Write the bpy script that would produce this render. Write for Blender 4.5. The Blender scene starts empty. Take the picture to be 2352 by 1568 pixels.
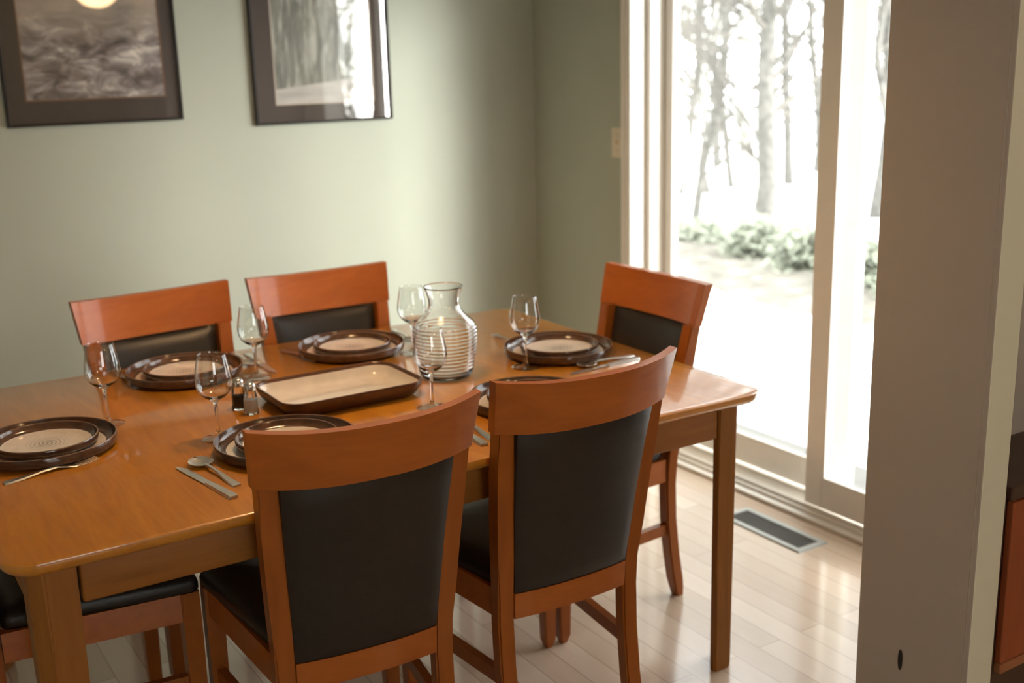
import bpy, bmesh, math, random
from mathutils import Vector, Matrix, noise

# ------------------------------------------------------------------ camera, world, lights, exposure
scene = bpy.context.scene
col = scene.collection
PI = math.pi

cam_data = bpy.data.cameras.new('camera')
cam = bpy.data.objects.new('camera', cam_data)
col.objects.link(cam)
CAM = Vector((-1.0703, -2.5372, 1.5557))
yaw, pitch, roll = 0.5583, -0.2447, -0.0264
fwd = Vector((math.sin(yaw) * math.cos(pitch), math.cos(yaw) * math.cos(pitch), math.sin(pitch)))
r0 = Vector((math.cos(yaw), -math.sin(yaw), 0))
u0 = r0.cross(fwd)
rt = r0 * math.cos(roll) + u0 * math.sin(roll)
up = u0 * math.cos(roll) - r0 * math.sin(roll)
M = Matrix(((rt.x, up.x, -fwd.x), (rt.y, up.y, -fwd.y), (rt.z, up.z, -fwd.z))).to_4x4()
M.translation = CAM
cam.matrix_world = M
cam_data.sensor_width = 36.0
cam_data.lens = 2611.0 / 2352.0 * 36.0
cam_data.clip_start = 0.05
cam_data.dof.use_dof = True
cam_data.dof.focus_distance = 2.25
cam_data.dof.aperture_fstop = 2.6
scene.camera = cam

world = bpy.data.worlds.new('overcast_sky')
scene.world = world
world.use_nodes = True
wn = world.node_tree.nodes
wn["Background"].inputs[0].default_value = (0.98, 0.99, 1.0, 1)
wn['Background'].inputs[1].default_value = 6.0

scene.view_settings.view_transform = 'Standard'
scene.view_settings.look = 'None'
scene.view_settings.exposure = 0.12
scene.view_settings.gamma = 1.0
scene.view_settings.use_curve_mapping = False


def area_light(name, loc, target, sx, sy, power, color, portal=False):
    d = bpy.data.lights.new(name, 'AREA')
    d.shape = 'RECTANGLE'
    d.size, d.size_y = sx, sy
    d.energy = power
    d.color = color
    if portal:
        d.cycles.is_portal = True
    o = bpy.data.objects.new(name, d)
    o.location = loc
    o.rotation_euler = (Vector(target) - Vector(loc)).to_track_quat('-Z', 'Y').to_euler()
    col.objects.link(o)
    return o


# the sliding door lets the overcast daylight in (portal only guides the sampling of the sky)
area_light('door_daylight_portal', (1.93, 0.07, 1.05), (0.0, 0.07, 1.05), 1.80, 2.04, 1, (1, 1, 1), portal=True)
# low hazy sun, then an added fill light before the rear window
sun = bpy.data.lights.new('hazy_winter_sun', 'SUN')
sun.energy = 7.8
sun.angle = 0.46
sun.color = (1.0, 0.985, 0.95)
sun_o = bpy.data.objects.new('hazy_winter_sun', sun)
sun_o.rotation_euler = Vector((-0.50, 0.86, -0.14)).to_track_quat('-Z', 'Y').to_euler()
col.objects.link(sun_o)
area_light('rear_fill_light', (-0.9, -5.25, 1.45), (-0.6, 0, 1.1), 1.5, 1.3, 4, (1.0, 0.88, 0.74))  # mild fill, added to lift the side facing the camera

# ------------------------------------------------------------------ helpers


def link(name, bm, mat, parent=None, smooth=None):
    me = bpy.data.meshes.new(name)
    bmesh.ops.recalc_face_normals(bm, faces=bm.faces[:])
    bm.to_mesh(me)
    bm.free()
    o = bpy.data.objects.new(name, me)
    if mat:
        me.materials.append(mat)
    col.objects.link(o)
    if parent:
        o.parent = parent
    if smooth is not None:
        for p in me.polygons:
            p.use_smooth = True
        if smooth < 179:
            me.set_sharp_from_angle(angle=math.radians(smooth))
    return o


def tag(o, label=None, cat=None, group=None, kind=None):
    if label:
        o['label'] = label
    if cat:
        o['category'] = cat
    if group:
        o['group'] = group
    if kind:
        o['kind'] = kind
    return o


def empty(name, loc=(0, 0, 0), rz=0.0):
    o = bpy.data.objects.new(name, None)
    o.empty_display_size = 0.05
    o.location = loc
    o.rotation_euler = (0, 0, rz)
    col.objects.link(o)
    return o


def copy_tree(o, parent=None):
    c = o.copy()
    col.objects.link(c)
    if parent:
        c.parent = parent
    for ch in o.children:
        copy_tree(ch, c)
    return c


def box(bm, lo, hi, bevel=0.0, seg=2):
    lo, hi = Vector(lo), Vector(hi)
    r = bmesh.ops.create_cube(bm, size=1.0)
    vs = r['verts']
    for v in vs:
        v.co = Vector(((lo.x + hi.x) / 2 + v.co.x * (hi.x - lo.x), (lo.y + hi.y) / 2 + v.co.y * (hi.y - lo.y),
                       (lo.z + hi.z) / 2 + v.co.z * (hi.z - lo.z)))
    if bevel > 0:
        es = list({e for v in vs for e in v.link_edges})
        bmesh.ops.bevel(bm, geom=es, offset=bevel, segments=seg, affect='EDGES', profile=0.5)
    return bm


def B(lo, hi, bevel=0.0, seg=2):
    return box(bmesh.new(), lo, hi, bevel, seg)


def loft(bm, rings, cap=True):
    """rings: lists of points, equal length, closed loops."""
    vr = [[bm.verts.new(p) for p in ring] for ring in rings]
    n = len(vr[0])
    for a, b in zip(vr[:-1], vr[1:]):
        for i in range(n):
            bm.faces.new((a[i], a[(i + 1) % n], b[(i + 1) % n], b[i]))
    if cap:
        bm.faces.new(vr[0][::-1])
        bm.faces.new(vr[-1])
    return bm


def lathe(bm, prof, n=48, cx=0, cy=0, closed=False):
    """prof: list of (r, z). r==0 ends collapse to a point."""
    rings = []
    for r, z in prof:
        if r < 1e-6:
            rings.append([bm.verts.new((cx, cy, z))])
        else:
            rings.append([bm.verts.new((cx + r * math.cos(2 * PI * i / n), cy + r * math.sin(2 * PI * i / n), z)) for i in range(n)])
    pairs = list(zip(rings[:-1], rings[1:]))
    if closed:
        pairs.append((rings[-1], rings[0]))
    for a, b in pairs:
        for i in range(n):
            j = (i + 1) % n
            if len(a) == 1 and len(b) == 1:
                continue
            if len(a) == 1:
                bm.faces.new((a[0], b[j], b[i]))
            elif len(b) == 1:
                bm.faces.new((a[i], a[j], b[0]))
            else:
                bm.faces.new((a[i], a[j], b[j], b[i]))
    return bm


def tube(bm, pts, radii, n=8):
    pts = [Vector(p) for p in pts]
    rings = []
    for i, p in enumerate(pts):
        d = (pts[min(i + 1, len(pts) - 1)] - pts[max(i - 1, 0)]).normalized()
        a = d.orthogonal().normalized() if abs(d.z) > 0.9 else d.cross(Vector((0, 0, 1))).normalized()
        b = d.cross(a)
        r = radii[i] if isinstance(radii, (list, tuple)) else radii
        rings.append([p + a * r * math.cos(2 * PI * k / n) + b * r * math.sin(2 * PI * k / n) for k in range(n)])
    return loft(bm, rings)


def rrect(w, h, r, seg=6):
    """rounded rectangle outline centred on the origin."""
    out = []
    for cx, cy, a0 in ((w / 2 - r, h / 2 - r, 0), (-w / 2 + r, h / 2 - r, PI / 2), (-w / 2 + r, -h / 2 + r, PI), (w / 2 - r, -h / 2 + r, 1.5 * PI)):
        for k in range(seg + 1):
            a = a0 + PI / 2 * k / seg
            out.append((cx + r * math.cos(a), cy + r * math.sin(a)))
    return out


def grid_solid(bm, nu, nv, front, back):
    """closed solid between two parametric sheets front(u,v), back(u,v), u,v in 0..1."""
    F = [[bm.verts.new(front(i / nu, j / nv)) for i in range(nu + 1)] for j in range(nv + 1)]
    K = [[bm.verts.new(back(i / nu, j / nv)) for i in range(nu + 1)] for j in range(nv + 1)]
    for j in range(nv):
        for i in range(nu):
            bm.faces.new((F[j][i], F[j][i + 1], F[j + 1][i + 1], F[j + 1][i]))
            bm.faces.new((K[j][i], K[j + 1][i], K[j + 1][i + 1], K[j][i + 1]))
    for i in range(nu):
        bm.faces.new((F[0][i], K[0][i], K[0][i + 1], F[0][i + 1]))
        bm.faces.new((F[nv][i], F[nv][i + 1], K[nv][i + 1], K[nv][i]))
    for j in range(nv):
        bm.faces.new((F[j][0], F[j + 1][0], K[j + 1][0], K[j][0]))
        bm.faces.new((F[j][nu], K[j][nu], K[j + 1][nu], F[j + 1][nu]))
    return bm


# ------------------------------------------------------------------ materials


class NT:
    def __init__(self, name):
        self.m = bpy.data.materials.new(name)
        self.m.use_nodes = True
        self.t = self.m.node_tree
        self.n = self.t.nodes
        self.p = self.n['Principled BSDF']

    def node(self, kind, **kw):
        nd = self.n.new(kind)
        for k, v in kw.items():
            setattr(nd, k, v)
        return nd

    def l(self, a, b):
        self.t.links.new(a, b)

    def coords(self, scale, rot=(0, 0, 0), kind='Object'):
        tc = self.node('ShaderNodeTexCoord')
        mp = self.node('ShaderNodeMapping')
        mp.inputs['Scale'].default_value = scale
        mp.inputs['Rotation'].default_value = rot
        self.l(tc.outputs[kind], mp.inputs['Vector'])
        return mp.outputs['Vector']

    def noise(self, vec, scale, detail=4, rough=0.55, dist=0.0):
        nd = self.node('ShaderNodeTexNoise')
        nd.inputs['Scale'].default_value = scale
        nd.inputs['Detail'].default_value = detail
        nd.inputs['Roughness'].default_value = rough
        nd.inputs['Distortion'].default_value = dist
        if vec:
            self.l(vec, nd.inputs['Vector'])
        return nd.outputs['Fac']

    def ramp(self, fac, stops):
        nd = self.node('ShaderNodeValToRGB')
        e = nd.color_ramp.elements
        while len(e) < len(stops):
            e.new(0.5)
        for el, (p, c) in zip(e, stops):
            el.position = p
            el.color = c if len(c) == 4 else (*c, 1)
        self.l(fac, nd.inputs['Fac'])
        return nd.outputs['Color']

    def mix(self, fac, a, b, blend='MIX'):
        nd = self.node('ShaderNodeMix', data_type='RGBA', blend_type=blend)
        for sock, v in ((nd.inputs[0], fac), (nd.inputs[6], a), (nd.inputs[7], b)):
            if hasattr(v, 'is_linked'):
                self.l(v, sock)
            else:
                sock.default_value = v if isinstance(v, float) else (*v, 1)
        return nd.outputs[2]

    def math(self, op, a, b=0.0):
        nd = self.node('ShaderNodeMath', operation=op)
        for sock, v in zip(nd.inputs, (a, b)):
            if hasattr(v, 'is_linked'):
                self.l(v, sock)
            else:
                sock.default_value = v
        return nd.outputs[0]

    def bump(self, h, strength, dist=0.002):
        nd = self.node('ShaderNodeBump')
        nd.inputs['Strength'].default_value = strength
        nd.inputs['Distance'].default_value = dist
        self.l(h, nd.inputs['Height'])
        self.l(nd.outputs['Normal'], self.p.inputs['Normal'])

    def set(self, color=None, rough=None, metal=None, spec=None, coat=None, coat_rough=None):
        if color is not None:
            if hasattr(color, 'is_linked'):
                self.l(color, self.p.inputs['Base Color'])
            else:
                self.p.inputs['Base Color'].default_value = (*color, 1)
        for nm, v in (('Roughness', rough), ('Metallic', metal), ('Specular IOR Level', spec), ('Coat Weight', coat), ('Coat Roughness', coat_rough)):
            if v is not None:
                if hasattr(v, 'is_linked'):
                    self.l(v, self.p.inputs[nm])
                else:
                    self.p.inputs[nm].default_value = v
        return self


def wood(name, dark, light, stretch, rough=0.35, coat=0.0, grain=9.0, coat_rough=0.12):
    t = NT(name)
    v = t.coords(stretch)
    f1 = t.noise(v, grain, 5, 0.6, 1.2)
    f2 = t.noise(v, grain * 6, 3, 0.6, 0.3)
    c = t.ramp(f1, [(0.28, dark), (0.72, light)])
    c2 = t.mix(t.math('MULTIPLY', f2, 0.35), c, tuple(x * 0.55 for x in dark))
    t.set(c2, rough, spec=0.35, coat=coat, coat_rough=coat_rough)
    t.bump(f2, 0.05)
    return t.m


def plain(name, color, rough=0.5, metal=0.0, spec=0.5, var=0.08, nscale=12, bump=0.0, bscale=200):
    t = NT(name)
    v = t.coords((1, 1, 1))
    f = t.noise(v, nscale, 3)
    c = t.ramp(f, [(0.3, tuple(x * (1 - var) for x in color)), (0.7, tuple(min(1, x * (1 + var)) for x in color))])
    t.set(c, rough, metal, spec)
    if bump:
        t.bump(t.noise(v, bscale, 2), bump)
    return t.m


def glass(name, ior=1.45):
    t = NT(name)
    t.n.remove(t.p)
    solid = t.node('ShaderNodeBsdfGlass')
    solid.inputs['IOR'].default_value = ior
    solid.inputs['Roughness'].default_value = 0.0
    t.l(solid.outputs[0], t.n['Material Output'].inputs['Surface'])
    return t.m


def pane_glass(name, tint=(0.97, 0.99, 0.985), gain=1.0):
    t = NT(name)
    t.n.remove(t.p)
    tr = t.node('ShaderNodeBsdfTransparent')
    tr.inputs[0].default_value = (*tint, 1)
    gl = t.node('ShaderNodeBsdfGlossy')
    gl.inputs['Roughness'].default_value = 0.0
    lw = t.node('ShaderNodeLayerWeight')
    lw.inputs[0].default_value = 0.5
    # Schlick reflectance, the same from both sides of the thin pane
    schlick = t.math('ADD', 0.04, t.math('MULTIPLY', t.math('POWER', lw.outputs['Facing'], 5.0), 0.96))
    mx = t.node('ShaderNodeMixShader')
    t.l(t.math('MULTIPLY', schlick, gain), mx.inputs[0])
    t.l(tr.outputs[0], mx.inputs[1])
    t.l(gl.outputs[0], mx.inputs[2])
    t.l(mx.outputs[0], t.n['Material Output'].inputs['Surface'])
    return t.m


MAT = {}
MAT['wall'] = plain('sage_wall_paint', (0.425, 0.440, 0.362), 0.75, spec=0.25, var=0.025, nscale=2.0, bump=0.12, bscale=260)
MAT['pillar'] = plain('grey_wall_paint', (0.40, 0.355, 0.315), 0.75, spec=0.25, var=0.02, nscale=2.0, bump=0.12, bscale=260)
MAT['ceiling'] = plain('white_ceiling_paint', (0.55, 0.49, 0.41), 0.9, spec=0.1, var=0.02)
MAT['vinyl'] = plain('white_vinyl', (0.84, 0.80, 0.73), 0.35, var=0.02)
MAT['casing'] = plain('white_trim_paint', (0.82, 0.77, 0.69), 0.4, var=0.02)
MAT['switch'] = plain('ivory_plastic', (0.72, 0.62, 0.46), 0.4, var=0.02)
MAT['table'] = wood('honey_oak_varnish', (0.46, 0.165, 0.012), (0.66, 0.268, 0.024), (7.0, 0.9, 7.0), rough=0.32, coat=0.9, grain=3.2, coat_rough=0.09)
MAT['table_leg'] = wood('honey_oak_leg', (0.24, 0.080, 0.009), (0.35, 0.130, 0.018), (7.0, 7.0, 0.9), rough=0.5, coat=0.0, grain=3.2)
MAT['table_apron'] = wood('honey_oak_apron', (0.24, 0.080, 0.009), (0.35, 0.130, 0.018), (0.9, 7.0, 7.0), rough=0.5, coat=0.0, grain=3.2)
MAT['rail'] = wood('cherry_rail', (0.36, 0.084, 0.005), (0.48, 0.128, 0.009), (1.2, 6.0, 6.0), rough=0.48, coat=0.35, grain=2.2, coat_rough=0.10)
MAT['post'] = wood('cherry_post', (0.28, 0.068, 0.005), (0.37, 0.098, 0.009), (7.0, 7.0, 0.9), rough=0.33, coat=0.2, grain=2.2, coat_rough=0.2)
MAT['leather'] = plain('black_leather', (0.017, 0.013, 0.010), 0.36, spec=0.4, var=0.15, nscale=30, bump=0.25, bscale=420)
MAT['metal'] = plain('steel_cutlery', (0.76, 0.74, 0.70), 0.30, metal=1.0, var=0.03)
MAT['chrome'] = plain('shaker_cap_metal', (0.7, 0.68, 0.65), 0.2, metal=1.0, var=0.03)
MAT['glass'] = glass('clear_glass')
MAT['pane'] = pane_glass('door_pane_glass')
MAT['thin_glass'] = pane_glass('blown_thin_glass', (0.985, 0.99, 0.985), 1.7)
MAT['picture_glass'] = pane_glass('picture_glass', (0.98, 0.98, 0.98), 1.5)
MAT['frame'] = plain('black_frame_lacquer', (0.020, 0.015, 0.012), 0.5, spec=0.25, var=0.1)
MAT['mat_board'] = plain('brown_mat_board', (0.060, 0.042, 0.034), 0.8, var=0.05, nscale=60)
MAT['register'] = plain('brushed_register_metal', (0.36, 0.36, 0.33), 0.45, metal=0.3, var=0.03)
MAT['dark'] = plain('dark_void', (0.012, 0.010, 0.008), 0.8)
MAT['pepper'] = plain('ground_pepper', (0.05, 0.035, 0.025), 0.9, var=0.5, nscale=400)
MAT['salt'] = plain('table_salt', (0.78, 0.75, 0.70), 0.8, var=0.05)
MAT['redwood'] = wood('red_brown_cabinet_wood', (0.30, 0.070, 0.024), (0.38, 0.095, 0.034), (6, 6, 0.9), rough=0.4, grain=2.0)
MAT['lit_lip'] = wood('lit_orange_lip', (0.34, 0.13, 0.055), (0.42, 0.17, 0.075), (0.9, 6, 6), rough=0.4, grain=2.0)  # orange lightened to paint the lit bottom edge of the cabinet
MAT['cabtop'] = plain('dark_cabinet_top', (0.07, 0.035, 0.022), 0.4)


def stoneware():
    t = NT('brown_stoneware_glaze')
    tc = t.node('ShaderNodeTexCoord')
    sx = t.node('ShaderNodeSeparateXYZ')
    t.l(tc.outputs['Object'], sx.inputs[0])
    x, y, z = sx.outputs
    nz = t.noise(t.coords((1, 1, 1)), 45, 4)
    r = t.math('SQRT', t.math('ADD', t.math('MULTIPLY', x, x), t.math('MULTIPLY', y, y)))
    ang = t.math('ARCTAN2', y, x)
    # faint grey throwing spiral around the middle
    ph = t.math('ADD', t.math('MULTIPLY', r, 720.0), ang)
    sp = t.math('MULTIPLY', t.math('ADD', t.math('SINE', ph), 1.0), 0.5)
    fade = t.node('ShaderNodeMapRange')
    t.l(r, fade.inputs['Value'])
    fade.inputs['From Min'].default_value = 0.012
    fade.inputs['From Max'].default_value = 0.052
    fade.inputs['To Min'].default_value = 0.85
    fade.inputs['To Max'].default_value = 0.0
    cream = t.ramp(nz, [(0.3, (0.66, 0.585, 0.51)), (0.7, (0.76, 0.685, 0.61))])
    cream2 = t.mix(t.math('MULTIPLY', sp, fade.outputs[0]), cream, (0.20, 0.185, 0.165))
    brown = t.ramp(nz, [(0.3, (0.060, 0.030, 0.018)), (0.7, (0.105, 0.052, 0.030))])
    return t, r, z, nz, cream2, brown


def make_plate_material(name, edge, lip):
    t, r, z, nz, cream, brown = stoneware()
    t.m.name = name
    rr = t.math('ADD', r, t.math('MULTIPLY', t.math('SUBTRACT', nz, 0.5), 0.004))
    inside = t.math('MULTIPLY', t.math('LESS_THAN', rr, edge), t.math('GREATER_THAN', z, 0.0035))
    rim_glint = t.mix(t.math('GREATER_THAN', z, lip), t.mix(inside, brown, cream), (0.19, 0.115, 0.075))  # rim top painted lighter brown to stand for its highlight line
    t.set(rim_glint, 0.14, spec=0.5)
    return t.m


MAT['plate_big'] = make_plate_material('brown_dinner_plate_glaze', 0.126, 0.0268)
MAT['plate_small'] = make_plate_material('brown_side_plate_glaze', 0.094, 0.0218)


def floor_material():
    t = NT('light_maple_strip_floor')
    v = t.coords((1, 1, 1), (0, 0, PI / 2))
    br = t.node('ShaderNodeTexBrick')
    t.l(v, br.inputs['Vector'])
    br.offset = 0.37
    br.inputs['Color1'].default_value = (0.0, 0.0, 0.0, 1)
    br.inputs['Color2'].default_value = (1.0, 1.0, 1.0, 1)
    br.inputs['Mortar'].default_value = (0.5, 0.5, 0.5, 1)
    br.inputs['Scale'].default_value = 1.0
    br.inputs['Mortar Size'].default_value = 0.0012
    br.inputs['Brick Width'].default_value = 0.85
    br.inputs['Row Height'].default_value = 0.078
    bc = t.node('ShaderNodeRGBToBW')
    t.l(br.outputs['Color'], bc.inputs[0])
    c = t.ramp(bc.outputs[0], [(0.0, (0.57, 0.44, 0.33)), (1.0, (0.76, 0.62, 0.50))])
    g = t.noise(t.coords((9, 1.0, 1)), 4.0, 5, 0.6, 0.8)
    c = t.mix(t.math('MULTIPLY', g, 0.45), c, (0.46, 0.32, 0.21))
    c = t.mix(t.math('MULTIPLY', br.outputs['Fac'], 0.6), c, (0.16, 0.09, 0.05))
    t.set(c, 0.24, spec=0.5, coat=0.8, coat_rough=0.12)
    t.bump(g, 0.03)
    return t.m


MAT['floor'] = floor_material()


def print_material(name, cols, scale, warp, seed, stretch=(1, 1, 1.6)):
    t = NT(name)
    tc = t.node('ShaderNodeTexCoord')
    mp = t.node('ShaderNodeMapping')
    mp.inputs['Scale'].default_value = stretch
    mp.inputs['Location'].default_value = (seed, 0, seed * 1.7)
    t.l(tc.outputs['Object'], mp.inputs['Vector'])
    f = t.noise(mp.outputs[0], scale, 7, 0.62, warp)
    t.set(t.ramp(f, cols), 0.6)
    return t


# ------------------------------------------------------------------ setting
XD, YB, H = 1.699, 1.6645, 0.75
XL, YR, ZC = -3.4, -5.4, 2.45
S = lambda o: tag(o, kind='structure')

S(link('floor', B((XL, YR, -0.06), (XD + 0.20, YB + 0.12, 0.0)), MAT['floor']))
S(link('ceiling', B((XL, YR, ZC), (XD + 0.20, YB + 0.12, ZC + 0.08)), MAT['ceiling']))
S(link('wall_back', B((XL, YB, 0), (XD + 0.20, YB + 0.12, ZC)), MAT['wall']))
S(link('wall_left', B((XL - 0.12, YR, 0), (XL, YB + 0.12, ZC)), MAT['wall']))
S(link('baseboard_back', B((XL, YB - 0.014, 0), (XD, YB, 0.085), 0.004), MAT['casing']))

# wall with the sliding door: opening y -0.83..0.93, z 0..2.07
OY0, OY1, OZ = -0.83, 0.975, 2.07
bm = bmesh.new()
box(bm, (XD, OY1, 0), (XD + 0.20, YB, ZC))
box(bm, (XD, YR, 0), (XD + 0.20, OY0, ZC))
box(bm, (XD, OY0, OZ), (XD + 0.20, OY1, ZC))
S(link('wall_right', bm, MAT['wall']))
S(link('baseboard_right', B((XD - 0.014, OY1 + 0.05, 0), (XD, YB - 0.014, 0.085), 0.004), MAT['casing']))

# rear wall behind the camera, its window opening added for fill light
bm = bmesh.new()
box(bm, (XL, YR - 0.12, 0), (-1.7, YR, ZC))
box(bm, (-0.1, YR - 0.12, 0), (XD + 0.20, YR, ZC))
box(bm, (-1.7, YR - 0.12, 0), (-0.1, YR, 0.75))
box(bm, (-1.7, YR - 0.12, 2.15), (-0.1, YR, ZC))
S(link('wall_rear', bm, MAT['wall']))
w1 = empty('fill_window_1', (-0.9, YR, 0.75))
S(w1)
bm = bmesh.new()
for lo, hi in (((-0.8, -0.08, 0), (-0.74, 0.02, 1.4)), ((0.74, -0.08, 0), (0.8, 0.02, 1.4)), ((-0.8, -0.08, 0), (0.8, 0.02, 0.06)),
               ((-0.8, -0.08, 1.34), (0.8, 0.02, 1.4)), ((-0.025, -0.07, 0.06), (0.025, 0.0, 1.34))):
    box(bm, lo, hi, 0.004)
link('window_frame', bm, MAT['casing'], w1)
link('pane', B((-0.74, -0.05, 0.06), (0.74, -0.044, 1.34)), MAT['pane'], w1)

# stub of wall beside the camera, and the partition behind it
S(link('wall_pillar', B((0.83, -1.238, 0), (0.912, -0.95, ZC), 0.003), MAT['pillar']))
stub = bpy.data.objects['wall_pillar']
stub.data.materials.append(plain('lit_cream_paint', (0.66, 0.64, 0.51), 0.7, spec=0.25, var=0.02, nscale=2.0, bump=0.1, bscale=260))
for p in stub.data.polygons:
    if p.normal.y < -0.9:                                  # the end face's cream paint is lightened to stand for light on it
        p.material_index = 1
hole = link('wall_hole', lathe(bmesh.new(), [(0, 0), (0.008, 0.0002), (0.010, 0.001), (0, 0.0011)], 20), MAT['dark'], bpy.data.objects['wall_pillar'])
hole.rotation_euler = (0, -PI / 2, 0)
hole.scale = (2.5, 0.62, 1)
hole.location = (0.8301, -1.071, 0.25)
hole['label'] = 'small dark dent'
bm = bmesh.new()
tube(bm, [(0.8318, -1.2262, 0), (0.8318, -1.2262, ZC)], 0.0028, 8)
link('corner_bead', bm, MAT['pillar'], bpy.data.objects['wall_pillar'])
S(link('wall_partition', B((0.912, -1.04, 0), (XD, -0.95, ZC)), MAT['pillar']))

# ------------------------------------------------------------------ sliding door
door = empty('door_1', (XD, 0.05, 0))
S(door)


def dpart(name, boxes, mat, bevel=0.003, parent=None):
    bm = bmesh.new()
    for lo, hi in boxes:
        box(bm, (lo[0] - XD, lo[1] - 0.05, lo[2]), (hi[0] - XD, hi[1] - 0.05, hi[2]), bevel)
    return link(name, bm, mat, parent or door)


dpart('door_casing', [((XD - 0.018, OY1 - 0.004, 0), (XD, OY1 + 0.046, OZ + 0.088)), ((XD - 0.018, OY0 - 0.088, 0), (XD, OY0 + 0.004, OZ + 0.088)),
                      ((XD - 0.018, OY0 + 0.004, OZ - 0.004), (XD, OY1 - 0.004, OZ + 0.088)),
                      ((XD - 0.026, OY1 + 0.030, 0), (XD - 0.004, OY1 + 0.046, OZ + 0.088))], MAT['casing'])
dpart('door_frame', [((XD + 0.002, OY1 - 0.008, 0.0), (XD + 0.19, OY1 - 0.001, OZ - 0.001)), ((XD + 0.056, OY1 - 0.036, 0.0), (XD + 0.19, OY1 - 0.0085, OZ - 0.001)), ((XD + 0.002, OY0 + 0.001, 0.0), (XD + 0.19, OY0 + 0.03, OZ - 0.001)),
                     ((XD + 0.002, OY0 + 0.03, OZ - 0.03), (XD + 0.19, OY1 - 0.03, OZ - 0.001)),], MAT['vinyl'])
dpart('threshold', [((XD - 0.028, OY0 + 0.001, 0.001), (XD + 0.002, OY1 - 0.001, 0.014)), ((XD + 0.002, OY0 + 0.03, 0.001), (XD + 0.195, OY1 - 0.03, 0.026)),
                    ((XD + 0.016, OY0 + 0.03, 0.026), (XD + 0.022, OY1 - 0.03, 0.038)), ((XD + 0.105, OY0 + 0.03, 0.026), (XD + 0.111, OY1 - 0.04, 0.038))], MAT['vinyl'], 0.002)


def sash(name, x0, y0, y1, st=0.075, rb=0.10, rtop=0.085, sr=None):
    sr = sr or st
    z0, z1 = 0.04, OZ - 0.032
    p = dpart(name, [((x0, y0, z0), (x0 + 0.04, y0 + st, z1)), ((x0, y1 - sr, z0), (x0 + 0.04, y1, z1)),
                     ((x0, y0 + st, z0), (x0 + 0.04, y1 - sr, z0 + rb)), ((x0, y0 + st, z1 - rtop), (x0 + 0.04, y1 - sr, z1)),
                     # slim glazing bead
                     ((x0 - 0.002, y0 + st, z0 + rb), (x0 + 0.014, y1 - sr, z0 + rb + 0.012)),
                     ((x0 - 0.002, y0 + st, z0 + rb + 0.012), (x0 + 0.014, y0 + st + 0.012, z1 - rtop)),
                     ((x0 - 0.002, y1 - sr - 0.012, z0 + rb + 0.012), (x0 + 0.014, y1 - sr, z1 - rtop))], MAT['vinyl'], 0.003)
    g = dpart('pane', [((x0 + 0.017, y0 + st, z0 + rb), (x0 + 0.023, y1 - sr, z1 - rtop))], MAT['pane'], 0, p)
    return p


sash('fixed_panel', XD + 0.126, -0.035, OY1 - 0.038, sr=0.036)
sl = sash('sliding_panel', XD + 0.024, OY0 + 0.032, 0.055)

# light switch on the wall beside the door
sw = empty('light_switch', (XD, 1.069, 1.22))
tag(sw, 'ivory light switch plate on the dark wall beside the sliding door', 'light switch')
link('switch_plate', B((-0.006, -0.036, -0.058), (0, 0.036, 0.058), 0.002), MAT['switch'], sw)
bm = bmesh.new()
loft(bm, [[(-0.006, -0.005, -0.010), (-0.006, 0.005, -0.010), (-0.006, 0.005, 0.010), (-0.006, -0.005, 0.010)],
          [(-0.017, -0.004, 0.004), (-0.017, 0.004, 0.004), (-0.017, 0.004, 0.010), (-0.017, -0.004, 0.010)]])
link('toggle', bm, MAT['switch'], sw)
for s in (-1, 1):
    bm = bmesh.new()
    r = bmesh.ops.create_uvsphere(bm, u_segments=10, v_segments=6, radius=0.003)
    for v in r['verts']:
        v.co = Vector((v.co.x * 0.5 - 0.006, v.co.y, v.co.z + s * 0.030))
    link('screw', bm, MAT['chrome'], sw, 180)

# floor register
rg = empty('floor_register', (1.527, 0.01, 0.0))
tag(rg, 'slotted metal heating register set in the wood floor before the sliding door', 'floor vent')
RX, RY = 0.066, 0.185
bm = bmesh.new()
o_ = [(-RX, -RY), (RX, -RY), (RX, RY), (-RX, RY)]
i_ = [(-RX + 0.022, -RY + 0.022), (RX - 0.022, -RY + 0.022), (RX - 0.022, RY - 0.022), (-RX + 0.022, RY - 0.022)]
ring = lambda pts, z: [bm.verts.new((x, y, z)) for x, y in pts]
a, b_, c_, d_ = ring(o_, 0.0005), ring([(x * .97, y * .985) for x, y in o_], 0.005), ring(i_, 0.0045), ring(i_, 0.0008)
for p, q in ((a, b_), (b_, c_), (c_, d_)):
    for k in range(4):
        bm.faces.new((p[k], p[(k + 1) % 4], q[(k + 1) % 4], q[k]))
link('register_frame', bm, MAT['register'], rg)
bm = bmesh.new()
for k in range(36):
    y = -RY + 0.026 + k * (2 * RY - 0.052) / 35
    box(bm, (-RX + 0.022, y - 0.0011, 0.001), (RX - 0.022, y + 0.0011, 0.004))
link('louvers', bm, plain('dark_louver_metal', (0.14, 0.13, 0.11), 0.5), rg)['label'] = 'dark louvers'
link('duct', B((-RX + 0.02, -RY + 0.02, 0.0003), (RX - 0.02, RY - 0.02, 0.0009)), MAT['dark'], rg)

# ------------------------------------------------------------------ dining table
TL, TW = 1.7488, 1.2187
table = empty('dining_table', (0, 0, 0))
tag(table, 'long honey-coloured wooden dining table set with brown plates and wine glasses', 'table')
bm = bmesh.new()
prof = [(0.024, 0.0), (0.013, 0.004), (0.006, 0.010), (0.002, 0.017), (0.0, 0.0235), (0.0014, 0.0278), (0.005, 0.030)]
rings = []
for ins, z in prof:
    rings.append([(x, y, H - 0.030 + z) for x, y in rrect(TL - 2 * ins, TW - 2 * ins, 0.065 - ins, 8)])
loft(bm, rings)
link('tabletop', bm, MAT['table'], table, 40)


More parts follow.
